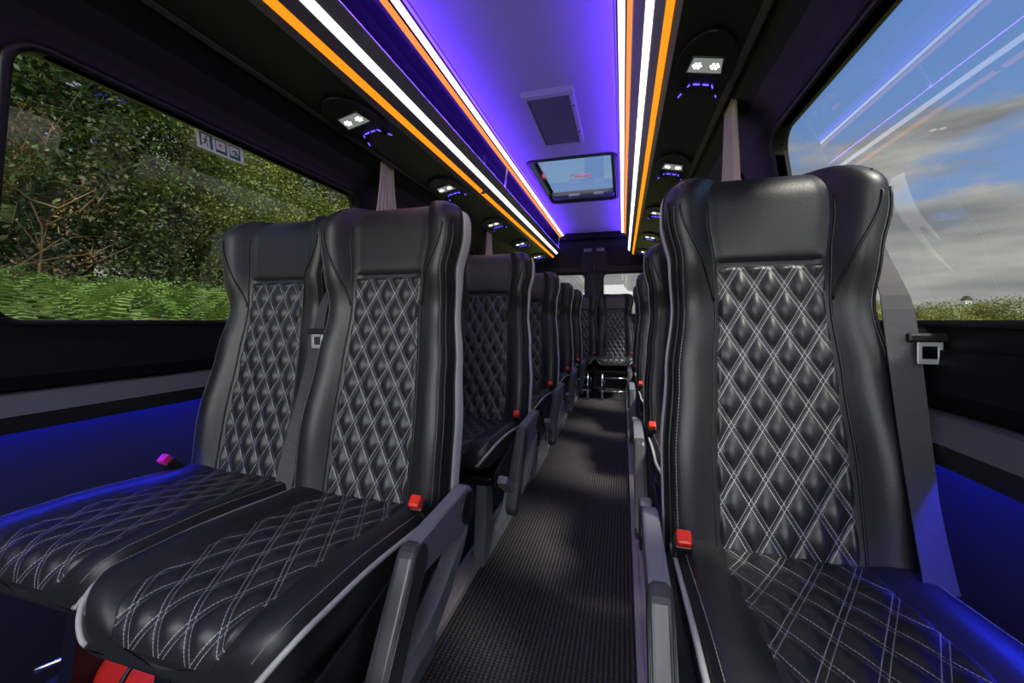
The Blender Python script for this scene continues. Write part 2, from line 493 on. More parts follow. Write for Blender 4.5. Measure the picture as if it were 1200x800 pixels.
    if arm:
        xa = s*.232
        # armrest link from the pivot towards the front
        def capsule(p, q, r0, r1, n=10):
            p = Vector(p); q = Vector(q); d = (q-p); a = math.atan2(d.y, d.x); pts = []
            for k in range(n+1):
                th = a+PI/2+PI*k/n; pts.append((p.x+r0*math.cos(th), p.y+r0*math.sin(th)))
            for k in range(n+1):
                th = a-PI/2+PI*k/n; pts.append((q.x+r1*math.cos(th), q.y+r1*math.sin(th)))
            return pts
        ar = prism('armrest', capsule((.035, .420), (-.185, .425), .047, .030), 'x', xa-.016, xa+.016, M['greyplastic'], root, .007, 3)
        cyl('pivot_cap', (xa+s*.014, .035, .420), (xa+s*.021, .035, .420), .036, M['blackplastic'], ar, 28, .003)
        prism('arm_pad', capsule((-.185, .425), (-.315, .215), .031, .026), 'x', xa-.019, xa+.019, M['padding'], root, .010, 4)
        # curved side shield under it
        def curve(y0, z0, y1, z1, sag, n=14):
            return [(y0+(y1-y0)*k/n, z0+(z1-z0)*k/n - sag*math.sin(PI*k/n)) for k in range(n+1)]
        out = curve(.075, .36, -.42, .335, .125); inn = curve(-.40, .352, .02, .35, .082)
        prism('side_shield', out+inn, 'x', s*.206, s*.240, M['greyplastic'], root, .008, 3)
        prism('inner_shield', curve(.10, .42, -.40, .31, .10)+[(-.40, .36), (.0, .42)], 'x', s*.192, s*.199, M['blackplastic'], root, .002)
    # ---- buckle
    bx = s*.185
    rot = Matrix.Rotation(math.radians(-38), 3, 'X')
    bk = box('buckle', (bx, -.065, .452), (.030, .028, .058), M['blackplastic'], root, .005, Matrix.Rotation(math.radians(42), 3, 'X'))
    box('release_button', (bx, -.083, .473), (.024, .024, .034), M[buckle], bk, .004, Matrix.Rotation(math.radians(42), 3, 'X'))
    # ---- belts hanging beside the backrest
    if belts:
        q = beltside
        V = []; F = []
        for off, dy, w in ((.190, -.016, .044), (.212, .010, .044)):
            cl = []
            for k in range(25):
                f = k/24; z = 1.02-.60*f; w_ = w*(.55+.45*sst(0, .3, f))
                wob = .012*math.sin(f*3.0+off*40)
                cl.append((q*(off+wob-.012*(1-f)), yfront(z)+dy-.045*f+.045*(1-sst(0, .25, f))-.008, z, .35*math.sin(f*4+off*20), w_))
            b = len(V)
            for (x, y, z, tw, w_) in cl:
                dx, dyy = math.cos(tw*.8)*w_/2, math.sin(tw*.8)*w_/2
                for sg in (-1, 1):
                    V.append((x+sg*dx, y+sg*dyy, z)); V.append((x+sg*dx, y+sg*dyy+.0022, z))
            for k in range(24):
                c = b+k*4
                F += [(c, c+2, c+6, c+4), (c+1, c+5, c+7, c+3), (c, c+4, c+5, c+1), (c+2, c+3, c+7, c+6)]
        belt = mesh('seat_belt', V, F, M['webbing'], root, False)
        zt = .82
        tx, ty = q*.213, yfront(zt)-.066
        bm = bmesh.new()
        add_box(bm, (tx, ty, zt), (.062, .012, .016), None, .004)
        finish(bm, 'tongue_grip', M['blackplastic'], belt)
        bm = bmesh.new()
        for dx in (-.014, .014): add_box(bm, (tx+dx, ty-.002, zt-.024), (.007, .003, .034), None, .001)
        for dz in (-.010, -.040): add_box(bm, (tx, ty-.002, zt+dz), (.034, .003, .009), None, .001)
        finish(bm, 'belt_tongue', M['tongue'], belt)
    return root

CX, EYE = .367, .85           # camera position across the van and above the floor
XA, XW, XR = -.226, -.628, .652   # seat columns: aisle, window, single
ROWS = [.82, 1.62, 2.40, 3.15, 3.88]
RROWS = [.82, 1.58, 2.55, 3.42]
ordw = ['nearest', 'second', 'third', 'fourth', 'fifth']

# aisle seats on the left
proto_a = build_seat(armside=1, beltside=-1, belts=False)
for i, y in enumerate(ROWS):
    o = proto_a if i == 0 else copy_tree(proto_a)
    o.location = (XA, y, 0)
    tag(o, ['black quilted leather seat with silver piping beside the aisle, nearest the camera on the left',
            'quilted aisle seat directly behind the front left pair, only its aisle half showing',
            'third black quilted seat back along the left edge of the aisle',
            'fourth narrow black seat back along the left edge of the aisle',
            'fifth and last side-row seat on the left, just before the rear bench'][i], 'seat', 'seats along the left of the aisle')
# window seats on the left
proto_w = build_seat(armside=-1, beltside=1, belts=True, arm=False, buckle='pink')
for i, y in enumerate(ROWS[:1]):
    o = proto_w
    o.location = (XW, y+.045, 0)
    tag(o, 'black quilted window seat on the left, lit blue along its wall side', 'seat', 'window seats on the left')
# single seats on the right
proto_r = build_seat(armside=-1, beltside=1, belts=True)
for i, y in enumerate(RROWS):
    o = proto_r if i == 0 else copy_tree(proto_r)
    o.location = (XR, y, 0)
    tag(o, ['large black quilted single seat on the right under the cloudy sky window',
            'second single seat on the right, its edge showing behind the large front one',
            'third single seat on the right of the aisle, mostly hidden by the ones before it',
            'last single seat on the right, only a sliver beside the rear seat'][i], 'seat', 'single seats on the right')
# rear seats on chrome legs
proto_b = build_seat(armside=1, beltside=-1, belts=False, arm=False, metal=True)
for i, x in enumerate((.285, -.125)):
    o = proto_b if i == 0 else copy_tree(proto_b)
    o.location = (x, 4.72, 0)
    tag(o, ['rear seat facing down the aisle on chrome legs below the pale rear window',
            'rear seat left of the aisle end, half hidden by the left row'][i], 'seat', 'rear row seats')

# ------------------------------------------------------------------ shell of the van
YF, YB = -1.15, 5.15
struct(box('floor', (0, (YF+YB)/2, -.02), (1.88, YB-YF, .04), M['carpetdark'], bev=0))
ca = mesh('aisle_carpet', [(-.105, YF+.3, .003), (.40, YF+.3, .003), (.40, YB-.02, .003), (-.105, YB-.02, .003)], [(0, 1, 2, 3)], M['carpet'])
ca.name = 'floor_carpet'; struct(ca)
for s, n, xx in ((-1, 'trim_1', -.135), (1, 'trim_2', .43)):
    bm = bmesh.new()
    add_box(bm, (xx, (YB-.3)/2, .012), (.062, YB+.3, .024), None, .003)
    for dx in (-.018, 0, .018): add_box(bm, (xx+dx, (YB-.3)/2, .026), (.009, YB+.3, .006), None, .001)
    struct(finish(bm, n, M['rail']))

def wallx(z): return .883 - .14*(z-.85)
def rrect(y0, y1, z0, z1, r, n=8):
    pts = []
    for (cy, cz, a0) in ((y1-r, z1-r, 0), (y0+r, z1-r, PI/2), (y0+r, z0+r, PI), (y1-r, z0+r, 3*PI/2)):
        for k in range(n+1):
            a = a0+PI/2*k/n; pts.append((cy+r*math.cos(a), cz+r*math.sin(a)))
    return pts
WZ0, WZ1 = .85, 1.410
wn = 0
def side_wall(s, name, wins):
    global wn
    V = []; F = []
    def P(y, z, o=0.): return (s*(wallx(z)+o), y, z)
    bounds = [YF] + [(wins[i][1]+wins[i+1][0])/2 for i in range(len(wins)-1)] + [YB]
    for i, (a, b, r) in enumerate(wins):
        inner = rrect(a, b, WZ0, WZ1, r); n = 9
        A, B = bounds[i], bounds[i+1]; zt, zb = 1.45, .70
        oc = [(B, zt), (A, zt), (A, zb), (B, zb)]
        base = len(V); V += [P(*p) for p in inner] + [P(*p) for p in oc]
        no = base+len(inner)
        for c in range(4):
            for k in range(n-1): F.append((base+c*n+k, base+c*n+k+1, no+c))
            c2 = (c+1) % 4
            F.append((base+c*n+n-1, base+c2*n, no+c2, no+c))
        # reveal
        base = len(V); m = len(inner); V += [P(*p) for p in inner] + [P(*p, .035) for p in inner]
        F += [(base+k, base+(k+1) % m, base+m+(k+1) % m, base+m+k) for k in range(m)]
    # cove above windows
    cov = [(.8, 1.45), (.79, 1.48), (.76, 1.54), (.72, 1.585), (.70, 1.60), (.76, 1.66), (.76, 1.80), (.66, 1.90), (.50, 1.935), (.36, 1.937)]
    cov[0] = (wallx(1.45), 1.45)
    base = len(V)
    for x, z in cov: V += [(s*x, YF, z), (s*x, YB, z)]
    F += [(base+2*k, base+2*k+1, base+2*k+3, base+2*k+2) for k in range(len(cov)-1)]
    low = [(wallx(.70), .70), (.90, .692), (.905, .685)]
    w = mesh(name, V, F, M['cover']); struct(w)
    for me_f in w.data.polygons: me_f.use_smooth = False
    # lower wall with ledge
    lw = mesh('lower_panel', [(s*.94, YF, 0), (s*.94, YB, 0), (s*.925, YF, .70), (s*.925, YB, .70)], [(0, 1, 3, 2)], M['walllow'], w)
    prism('sill_panel', [(s*.93, .70), (s*.89, .70), (s*.872, .73), (s*.878, .80), (s*.895, .80)], 'y', YF, YB, M['wall'], w, .0)
    for (a, b, r) in wins:
        wn += 1
        pts = rrect(a-.01, b+.01, WZ0-.01, WZ1+.01, r+.005)
        g = mesh('window_%d' % wn, [P(*p, .028) for p in pts], [tuple(range(len(pts)))], M['tint']); struct(g)
        pin = rrect(a, b, WZ0, WZ1, r); pm = rrect(a-.018, b+.018, WZ0-.012, WZ1+.018, r+.015)
        m = len(pin)
        V = [P(*p, .024) for p in pin] + [P(*p, -.004) for p in pin] + [P(*p, -.006) for p in pm] + [P(*p, .0) for p in pm]
        F = [(j*m+k, j*m+(k+1) % m, (j+1)*m+(k+1) % m, (j+1)*m+k) for j in range(3) for k in range(m)]
        fr = mesh('window_frame', V, F, M['gasket'], g, True)
    return w
side_wall(-1, 'wall_left', [(-.95, .24, .07), (.50, 1.57, .05), (1.86, 3.05, .05), (3.30, 4.75, .05)])
side_wall(1, 'wall_right', [(-.95, .30, .07), (.60, 1.38, .06), (1.70, 3.05, .05), (3.30, 4.75, .05)])

for s, n in ((-1, 'left'), (1, 'right')):
    L = empty('light_ledge', (s*.90, 2.0, .65), 'grey ledge with blue strip light along the %s wall below the windows' % n, 'ledge', 'lit ledges on the walls')
    # grey band with a lip hiding the blue strip
    prism('ledge_band', [(s*(.925-.90), .695-.65), (s*(.875-.90), .690-.65), (s*(.862-.90), .648-.65), (s*(.867-.90), .645-.65), (s*(.873-.90), .670-.65), (s*(.925-.90), .670-.65)], 'y', -3.1, 3.1, M['trim'], L, .002)
    prism('black_lip', [(s*(.868-.90), .640-.65), (s*(.861-.90), .648-.65), (s*(.865-.90), .613-.65), (s*(.871-.90), .611-.65)], 'y', -3.1, 3.1, M['blackplastic'], L, .0)
    box('blue_led_strip', (s*(.907-.90), .25, .664-.65), (.010, 5.6, .004), M['blue'], L, 0)

# ceiling with a hatch opening
HX0, HX1, HY0, HY1 = -.265, .315, 2.66, 3.66
V = []; F = []
hole = rrect(HY0, HY1, HX0, HX1, .06)       # (y, x)
oc = [(YB, .42), (YF, .42), (YF, -.42), (YB, -.42)]
CZ = 1.935
V = [(x, y, CZ) for y, x in hole] + [(x, y, CZ) for y, x in oc]
no = len(hole); n = 9
for c in range(4):
    for k in range(n-1): F.append((c*n+k, c*n+k+1, no+c))
    c2 = (c+1) % 4; F.append((c*n+n-1, c2*n, no+c2, no+c))
struct(mesh('ceiling', V, F, M['headliner']))
hatch = empty('roof_hatch', ((HX0+HX1)/2, (HY0+HY1)/2, CZ), 'black framed glass roof hatch showing pale sky, set in the violet ceiling', 'roof hatch')
hc = Vector(((HX0+HX1)/2, (HY0+HY1)/2))
def ringmesh(name, loops, mat, parent):
    m = len(loops[0]); V = [v for l in loops for v in l]
    F = [(j*m+k, j*m+(k+1) % m, (j+1)*m+(k+1) % m, (j+1)*m+k) for j in range(len(loops)-1) for k in range(m)]
    return mesh(name, V, F, mat, parent, False)
def hl(e, z): return [(x-hc.x, y-hc.y, z) for y, x in rrect(HY0-e, HY1+e, HX0-e, HX1+e, .06+e*.5)]
ringmesh('hatch_frame', [hl(.018, .0), hl(.016, -.010), hl(-.004, -.012), hl(-.008, .0), hl(-.008, .065), hl(-.03, .068)], M['blackplastic'], hatch)
mesh('hatch_glass', hl(-.02, .070), [tuple(range(36))], M['tint'], hatch)
tray = box('latch_housing', (0, .42, .03), (.55, .12, .05), M['latch'], hatch, .012)
hb = box('latch_handle', (.03, .365, .008), (.30, .045, .028), M['trim'], hatch, .008)
box('latch_grip', (.04, .345, .012), (.12, .02, .022), M['blackplastic'], hb, .004)
box('release_knob', (-.255, -.10, .03), (.018, .06, .03), M['red'], hatch, .006)
# little red printed warning on the hatch glass: triangle mark in an outlined box
bm = bmesh.new()
for k in range(7): add_box(bm, (.02+(-.045+.015*k), .06+.004*(k % 2), .066), (.008, .022-.002*(k % 3), .002))
finish(bm, 'warning_print', M['signred'], hatch)
tubes('print_outline', [[(-.06, .02, .066), (.10, .02, .066), (.10, .10, .066), (-.06, .10, .066), (-.06, .02, .066)]], M['signred'], hatch, .0018, 4)

vent = empty('ceiling_vent', (.02, 2.13, CZ), 'square perforated air vent with raised frame on the violet ceiling', 'vent')
bm = bmesh.new()
VX, VY = .125, .29
for sx in (-1, 1): add_prism(bm, [(sx*VX, 0), (sx*(VX-.005), -.028), (sx*(VX-.022), -.030), (sx*(VX-.022), 0)], 'y', -VY, VY)
for sy in (-1, 1): add_prism(bm, [(sy*VY, 0), (sy*(VY-.005), -.028), (sy*(VY-.030), -.030), (sy*(VY-.030), 0)], 'x', -VX+.001, VX-.001)
finish(bm, 'vent_frame', M['headliner'], vent)
box('vent_grille', (0, 0, -.020), (2*VX-.04, 2*VY-.055, .006), M['perf'], vent, 0)
for dy in (-.16, .12): cyl('screw', (VX-.012, dy, -.031), (VX-.012, dy, -.026), .006, M['blackplastic'], vent, 10)

# ceiling light rails and luggage racks
def face_pt(f, out=0.):        # along the slanted lip face, f 0 top .. 1 bottom
    x = .398+(.509-.398)*f; z = 1.737+(1.626-1.737)*f
    return (x - out*.7071, z - out*.7071)
for s, n in ((-1, 'left'), (1, 'right')):
    Y0, Y1 = -.6, 5.02
    Rl = empty('light_rail', (s*.37, 2.0, CZ), 'ceiling rail with white and coral LED lines above the %s luggage rack' % n, 'light rail', 'LED rails on the ceiling')
    def rp(pts): return [(s*(x-.37), z-CZ) for x, z in pts]
    prism('rail_body', rp([(.343, 1.936), (.345, 1.915), (.377, 1.910), (.412, 1.890), (.418, 1.898), (.405, 1.936)]), 'y', Y0-2, Y1-2, M['cover'], Rl)
    prism('white_led_strip', rp([(.350, 1.9145), (.374, 1.9105), (.374, 1.9085), (.350, 1.9125)]), 'y', Y0-2, Y1-2, M['white'], Rl)
    prism('coral_led_strip', rp([(.382, 1.9055), (.400, 1.8945), (.3985, 1.8925), (.3805, 1.9035)]), 'y', Y0-2, Y1-2, M['orange2'], Rl)
    prism('violet_led_strip', rp([(.342, 1.933), (.342, 1.918), (.3405, 1.918), (.3405, 1.933)]), 'y', Y0-2, Y1-2, M['violet2'], Rl)

    K = empty('luggage_rack', (s*.6, 2.0, 1.6), 'dark open luggage rack on the %s side with white and orange LED lip' % n, 'luggage rack', 'luggage racks')
    def kp(pts): return [(s*(x-.6), z-1.6) for x, z in pts]
    prism('shelf', kp([(.509, 1.626), (.69, 1.588), (.745, 1.60), (.745, 1.612), (.69, 1.602), (.515, 1.640)]), 'y', Y0-2, Y1-2, M['shelfunder'], K)
    prism('edge_moulding', kp([(.678, 1.583), (.700, 1.583), (.706, 1.596), (.690, 1.600)]), 'y', Y0-2, Y1-2, M['trim'], K)
    prism('lip', kp([face_pt(0), face_pt(.5, .003), face_pt(1), (.522, 1.632), (.430, 1.735), (.405, 1.746)]), 'y', Y0-2, Y1-2, M['lip'], K)
    prism('lip_edge', kp([(.398, 1.737), (.394, 1.741), (.403, 1.750), (.408, 1.745)]), 'y', Y0-2, Y1-2, M['alu'], K)
    def stripf(f0, f1): return kp([face_pt(f0, .001), face_pt(f1, .001), face_pt(f1, .0045), face_pt(f0, .0045)])
    prism('white_led_strip', stripf(.28, .455), 'y', Y0-2, Y1-2, M['white'], K)
    prism('orange_led_strip', stripf(.70, .855), 'y', Y0-2, Y1-2, M['orange'], K)
    prism('violet_led_strip', kp([(.404, 1.751), (.430, 1.745), (.430, 1.747), (.404, 1.753)]), 'y', Y0-2, Y1-2, M['violet'], K)
    for yb in (.5, 2.62, 4.95):
        tubes('bracket', [[(s*(.412-.6), yb-2, 1.742-1.6), (s*(.398-.6), yb-2, 1.90-1.6)]], M['alu'], K, .010, 8, .5)
    if s < 0: box('divider', (s*(.57-.6), 2.35-2, 1.76-1.6), (.22, .02, .24), M['walllow'], K, .004)

# reading lights in the underside of the racks
slope = math.atan2(1.588-1.626, .69-.509)
def reading_light():
    t = empty('reading_light', (0, 0, 0), '', 'reading light')
    bm = bmesh.new()
    add_prism(bm, [(.075*math.cos(a)*(1.1), .02+.17*math.sin(a)) for a in [2*PI*k/28 for k in range(28)]], 'z', -.010, .0, .003)
    finish(bm, 'housing', M['blackplastic'], t)
    ls = prism('lens', [(-.038, -.045), (.038, -.045), (.047, .026), (-.047, .026)][::-1], 'z', -.0125, -.009, M['lens'], t)
    for dx in (-.024, .024):
        bm = bmesh.new()
        for k in range(6):
            a = 2*PI*k/6; bmesh.ops.create_icosphere(bm, subdivisions=1, radius=.0042, matrix=Matrix.Translation((dx+.010*math.cos(a), -.008+.012*math.sin(a), -.013)))
        bmesh.ops.create_icosphere(bm, subdivisions=1, radius=.004, matrix=Matrix.Translation((dx, -.008, -.013)))
        finish(bm, 'led_cluster', M['hot'], ls)
    ring_ = [(-.040, -.047), (.040, -.047), (.050, .028), (-.050, .028), (-.040, -.047)]
    tubes('lens_rim', [[(x, y, -.012) for x, y in ring_]], M['lip'], t, .003, 6)
    tubes('blue_marker', [[(-.055, .17, -.012), (-.030, .095, -.012)], [(.060, .155, -.012), (.035, .090, -.012)], [(-.020, .090, -.012), (.000, .089, -.012)], [(.008, .089, -.012), (.026, .090, -.012)]], M['bluedot'], t, .0022, 6)
    for dx in (-.04, .045): cyl('air_nozzle', (dx, .12, -.020), (dx, .12, -.008), .016, M['cover'], t, 16)
    return t
rl = reading_light()
LY = [1.28, 2.08, 2.95, 3.78, 4.59]
first = True
for s, n in ((-1, 'left'), (1, 'right')):
    for i, y in enumerate(LY):
        o = rl if first else copy_tree(rl)
        first = False
        o.location = (s*.603, y, 1.604); o.rotation_euler = (0, s*(-slope), 0)
        tag(o, '%s reading light with blue marker lines under the %s luggage rack' % (['nearest', 'second', 'third', 'fourth', 'last'][i], n), 'reading light', 'reading lights under the racks')

# curtains
def curtain(x, y0, y1, z0, z1, label):
    V = []; nu, nv = 60, 20
    for j in range(nv+1):
        f = j/nv; z = z1+(z0-z1)*f
        k = .55+.45*sst(0, .5, f)
        for i in range(nu+1):
            u = i/nu; yc = (y0+y1)/2 + (u-.5)*(y1-y0)*k
            V.append((x+.012*math.sin(u*2*PI*6)*(.4+.6*f)+.003*math.sin(u*37+f*5), yc, z))
    F = [(j*(nu+1)+i, j*(nu+1)+i+1, (j+1)*(nu+1)+i+1, (j+1)*(nu+1)+i) for j in range(nv) for i in range(nu)]
    o = mesh('curtain', V, F, M['curtain'], None, True)
    md = o.modifiers.new('s', 'SOLIDIFY'); md.thickness = .002
    return tag(o, label, 'curtain', 'beige curtains')
curtain(-.722, 1.58, 1.78, .90, 1.592, 'beige gathered curtain at the end of the green leafy left window')
curtain(-.722, 3.08, 3.30, .90, 1.592, 'farther beige curtain on the left above the second seat row')
curtain(.722, 1.42, 1.62, .90, 1.592, 'beige curtain tied on the right, between the light rack and sky window')

# emergency exit sign stuck on the left glass
sg = empty('emergency_exit_sign', (-(wallx(1.385)+.02), .945, 1.383), 'white sticker with three green escape pictograms at the top of the left window', 'sign')
sg.rotation_euler = (0, math.radians(-8), 0)
def sp_(name, pts, mat, x): return prism(name, pts, 'x', x, x+.0006, mat, sg)
sw, sh = .075, .028
sp_('sign_plate', [(-sw, -sh), (sw, -sh), (sw, sh), (-sw, sh)], M['signwhite'], 0)
def poly(pts, dx): return [(a+dx, b) for a, b in pts]
bm = bmesh.new(); X1 = .0008
for pts in ([(-.066, -.020), (-.061, -.020), (-.061, .022), (-.066, .022)], [(-.036, -.022), (-.028, -.022), (-.028, .022), (-.036, .022)], [(-.066, .019), (-.03, .019), (-.03, .022), (-.066, .022)]):
    add_prism(bm, pts, 'x', X1, X1+.0005)
for cx_ in (0.0, .045):
    for pts in ([(-.019, .018), (.017, .018), (.017, .021), (-.019, .021)], [(-.019, -.021), (.017, -.021), (.017, -.012), (-.019, -.012)], [(.011, -.021), (.017, -.021), (.017, .02), (.014, .02)], [(-.019, -.02), (-.017, -.02), (-.017, .02), (-.019, .02)]):
        add_prism(bm, poly(pts, cx_), 'x', X1, X1+.0005)
finish(bm, 'pictogram_frames', M['signgreen'], sg)
bm = bmesh.new()
def limb(a, b, w):
    a = Vector(a); b = Vector(b); d = (b-a).normalized(); n_ = Vector((-d.y, d.x))*w
    add_prism(bm, [tuple(a-n_), tuple(b-n_), tuple(b+n_), tuple(a+n_)], 'x', X1, X1+.0005)
limb((-.048, .008), (-.050, -.004), .0025); limb((-.050, -.004), (-.044, -.010), .0015); limb((-.044, -.010), (-.042, -.018), .0013)
limb((-.050, -.004), (-.057, -.012), .0015); limb((-.048, .006), (-.041, .001), .0012); limb((-.049, .006), (-.056, .003), .0012)
add_prism(bm, [(-.046+.003*math.cos(a), .0125+.003*math.sin(a)) for a in [k*PI/5 for k in range(10)]], 'x', X1, X1+.0005)
limb((.035, .0), (.045, .006), .0022); limb((.045, .006), (.056, -.010), .0026); limb((.048, .0), (.041, -.010), .0018)
finish(bm, 'running_figure', M['signgreen'], sg)
bm = bmesh.new()
limb((-.006, .006), (.002, -.004), .0014); limb((-.007, .001), (-.001, .008), .0024)
finish(bm, 'hammer_mark', M['signred'], sg)

# rear wall with two door windows
def rear():
    V = []; F = []
    y = YB-.01
    wins = [(-.74, -.105), (.135, .74)]
    xs = [(-.95, .015), (.015, .95)]
    for (a, b), (A, B) in zip(wins, xs):
        inner = rrect(a, b, .93, 1.43, .05); n = 9
        oc = [(B, 1.52), (A, 1.52), (A, 0), (B, 0)]
        base = len(V); V += [(p[0], y, p[1]) for p in inner] + [(p[0], y, p[1]) for p in oc]; no = base+len(inner)
        for c in range(4):
            for k in range(n-1): F.append((base+c*n+k, base+c*n+k+1, no+c))
            c2 = (c+1) % 4; F.append((base+c*n+n-1, base+c2*n, no+c2, no+c))
        base = len(V); m = len(inner); V += [(p[0], y, p[1]) for p in inner] + [(p[0], y+.04, p[1]) for p in inner]
        F += [(base+k, base+(k+1) % m, base+m+(k+1) % m, base+m+k) for k in range(m)]
    base = len(V)
    V += [(-.95, y, 1.52), (.95, y, 1.52), (.95, y-.03, 1.96), (-.95, y-.03, 1.96)]; F.append((base, base+1, base+2, base+3))
    w = struct(mesh('wall_rear', V, F, M['cover']))
    box('door_post', (.015, y-.008, .95), (.012, .02, 1.9), M['gasket'], w, .003)
    for s, cx_ in ((-1, -.40), (1, .43)):
        prism('door_liner', [(x, z) for x, z in rrect(cx_-.40, cx_+.40, 1.455, 1.85, .04)], 'y', y-.035, y-.012, M['cover'], w, .006)
        prism('speaker_panel', [(cx_-.26*1, 1.76), (cx_-.24, 1.53), (cx_+.24, 1.53), (cx_+.26, 1.76)], 'y', y-.047, y-.034, M['wall'], w, .004)
    for cx_ in (-.06, .10):
        o = box('door_latch', (cx_, y-.05, 1.73), (.10, .02, .05), M['trim'], w, .004)
        for dx in (-.025, .025): cyl('latch_screw', (cx_+dx, y-.066, 1.735), (cx_+dx, y-.058, 1.735), .006, M['chrome'], o, 10)
    box('header_bar', (0, y-.07, 1.90), (.86, .12, .085), M['wall'], w, .02)
    return wins
global_w = rear()
for (a, b) in global_w:
    wn += 1
    pts = rrect(a-.01, b+.01, .92, 1.44, .055)
    g = struct(mesh('window_%d' % wn, [(p[0], YB+.025, p[1]) for p in pts], [tuple(range(len(pts)))], M['tint']))
    pin = rrect(a, b, .93, 1.43, .05); pm = rrect(a-.02, b+.02, .91, 1.45, .065); m = len(pin)
    V = [(p[0], YB+.02, p[1]) for p in pin] + [(p[0], YB-.02, p[1]) for p in pin] + [(p[0], YB-.018, p[1]) for p in pm] + [(p[0], YB-.01, p[1]) for p in pm]
    mesh('window_frame', V, [(j*m+k, j*m+(k+1) % m, (j+1)*m+(k+1) % m, (j+1)*m+k) for j in range(3) for k in range(m)], M['gasket'], g, True)
# front wall of the cab with its windscreen, behind the camera
V = []; F = []
inner = rrect(-.84, .84, .80, 1.84, .10); oc = [(.95, 1.96), (-.95, 1.96), (-.95, 0), (.95, 0)]
V = [(p[0], YF, p[1]) for p in inner] + [(p[0], YF, p[1]) for p in oc]; no = len(inner)
for c in range(4):
    for k in range(8): F.append((c*9+k, c*9+k+1, no+c))
    c2 = (c+1) % 4; F.append((c*9+8, c2*9, no+c2, no+c))
struct(mesh('wall_front', V, F, M['wall']))
wn += 1
struct(mesh('window_%d' % wn, [(p[0], YF-.01, p[1]) for p in inner], [tuple(range(len(inner)))], M['clear']))
# outer roof skin keeps daylight out of the racks
V = []
prof = [(-.97, .0), (-.97, .70), (-.92, .82)]
sk = [(-.84, 1.44), (-.80, 1.80), (-.66, 1.99), (-.40, 2.01)]
V = []; F = []
for s in (-1, 1):
    b = len(V)
    for x, z in sk: V += [(s*-x, YF, z), (s*-x, YB+.05, z)]
    F += [(b+2*k, b+2*k+1, b+2*k+3, b+2*k+2) for k in range(len(sk)-1)]
rs = struct(mesh('wall_outer', V, F, M['wall'])); rs.name = 'wall_outer'
bm = bmesh.new()

# fire extinguisher on the floor beneath the front left pair
fe = empty('fire_extinguisher', (-.56, .63, .005), 'red fire extinguisher lying on the floor under the front left seats', 'fire extinguisher')
cyl('cylinder_body', (-.17, 0, .064), (.17, .01, .064), .062, M['red'], fe, 32, .03)
cyl('valve', (-.225, 0, .062), (-.165, 0, .062), .020, M['chrome'], fe, 20)
tubes('handle', [[(-.20, -.01, .07), (-.25, -.03, .10), (-.27, -.09, .105)], [(-.20, -.01, .05), (-.26, -.04, .07)]], M['chrome'], fe, .007, 8)
for dx in (-.07, .09): tubes('strap', [[(dx, .063*math.cos(a), .064+.063*math.sin(a)) for a in [2*PI*k/24 for k in range(25)]]], M['blackplastic'], fe, .005, 6)

# ------------------------------------------------------------------ outside
GZ = -.75
def ground_h(x, y):
    h = GZ
    if x < -2.5: h += 1.55*sst(-2.5, -6.0, x) + .25*sst(-7, -16, x)*4
    h += .10*noise.noise(Vector((x*.3, y*.3, 0)))
    return h
V = []; nx = 60; ny = 60
xs = [-60+120*i/nx for i in range(nx+1)]
def gx(i):
    t = -1+2*i/nx; return 90*math.copysign(abs(t)**2.2, t)
def gy(j):
    t = -1+2*j/ny; return 5+140*math.copysign(abs(t)**2.0, t)
for j in range(ny+1):
    for i in range(nx+1): V.append((gx(i), gy(j), ground_h(gx(i), gy(j))))
F = [(j*(nx+1)+i, j*(nx+1)+i+1, (j+1)*(nx+1)+i+1, (j+1)*(nx+1)+i) for j in range(ny) for i in range(nx)]
struct(mesh('ground', V, F, M['grass'], None, True))

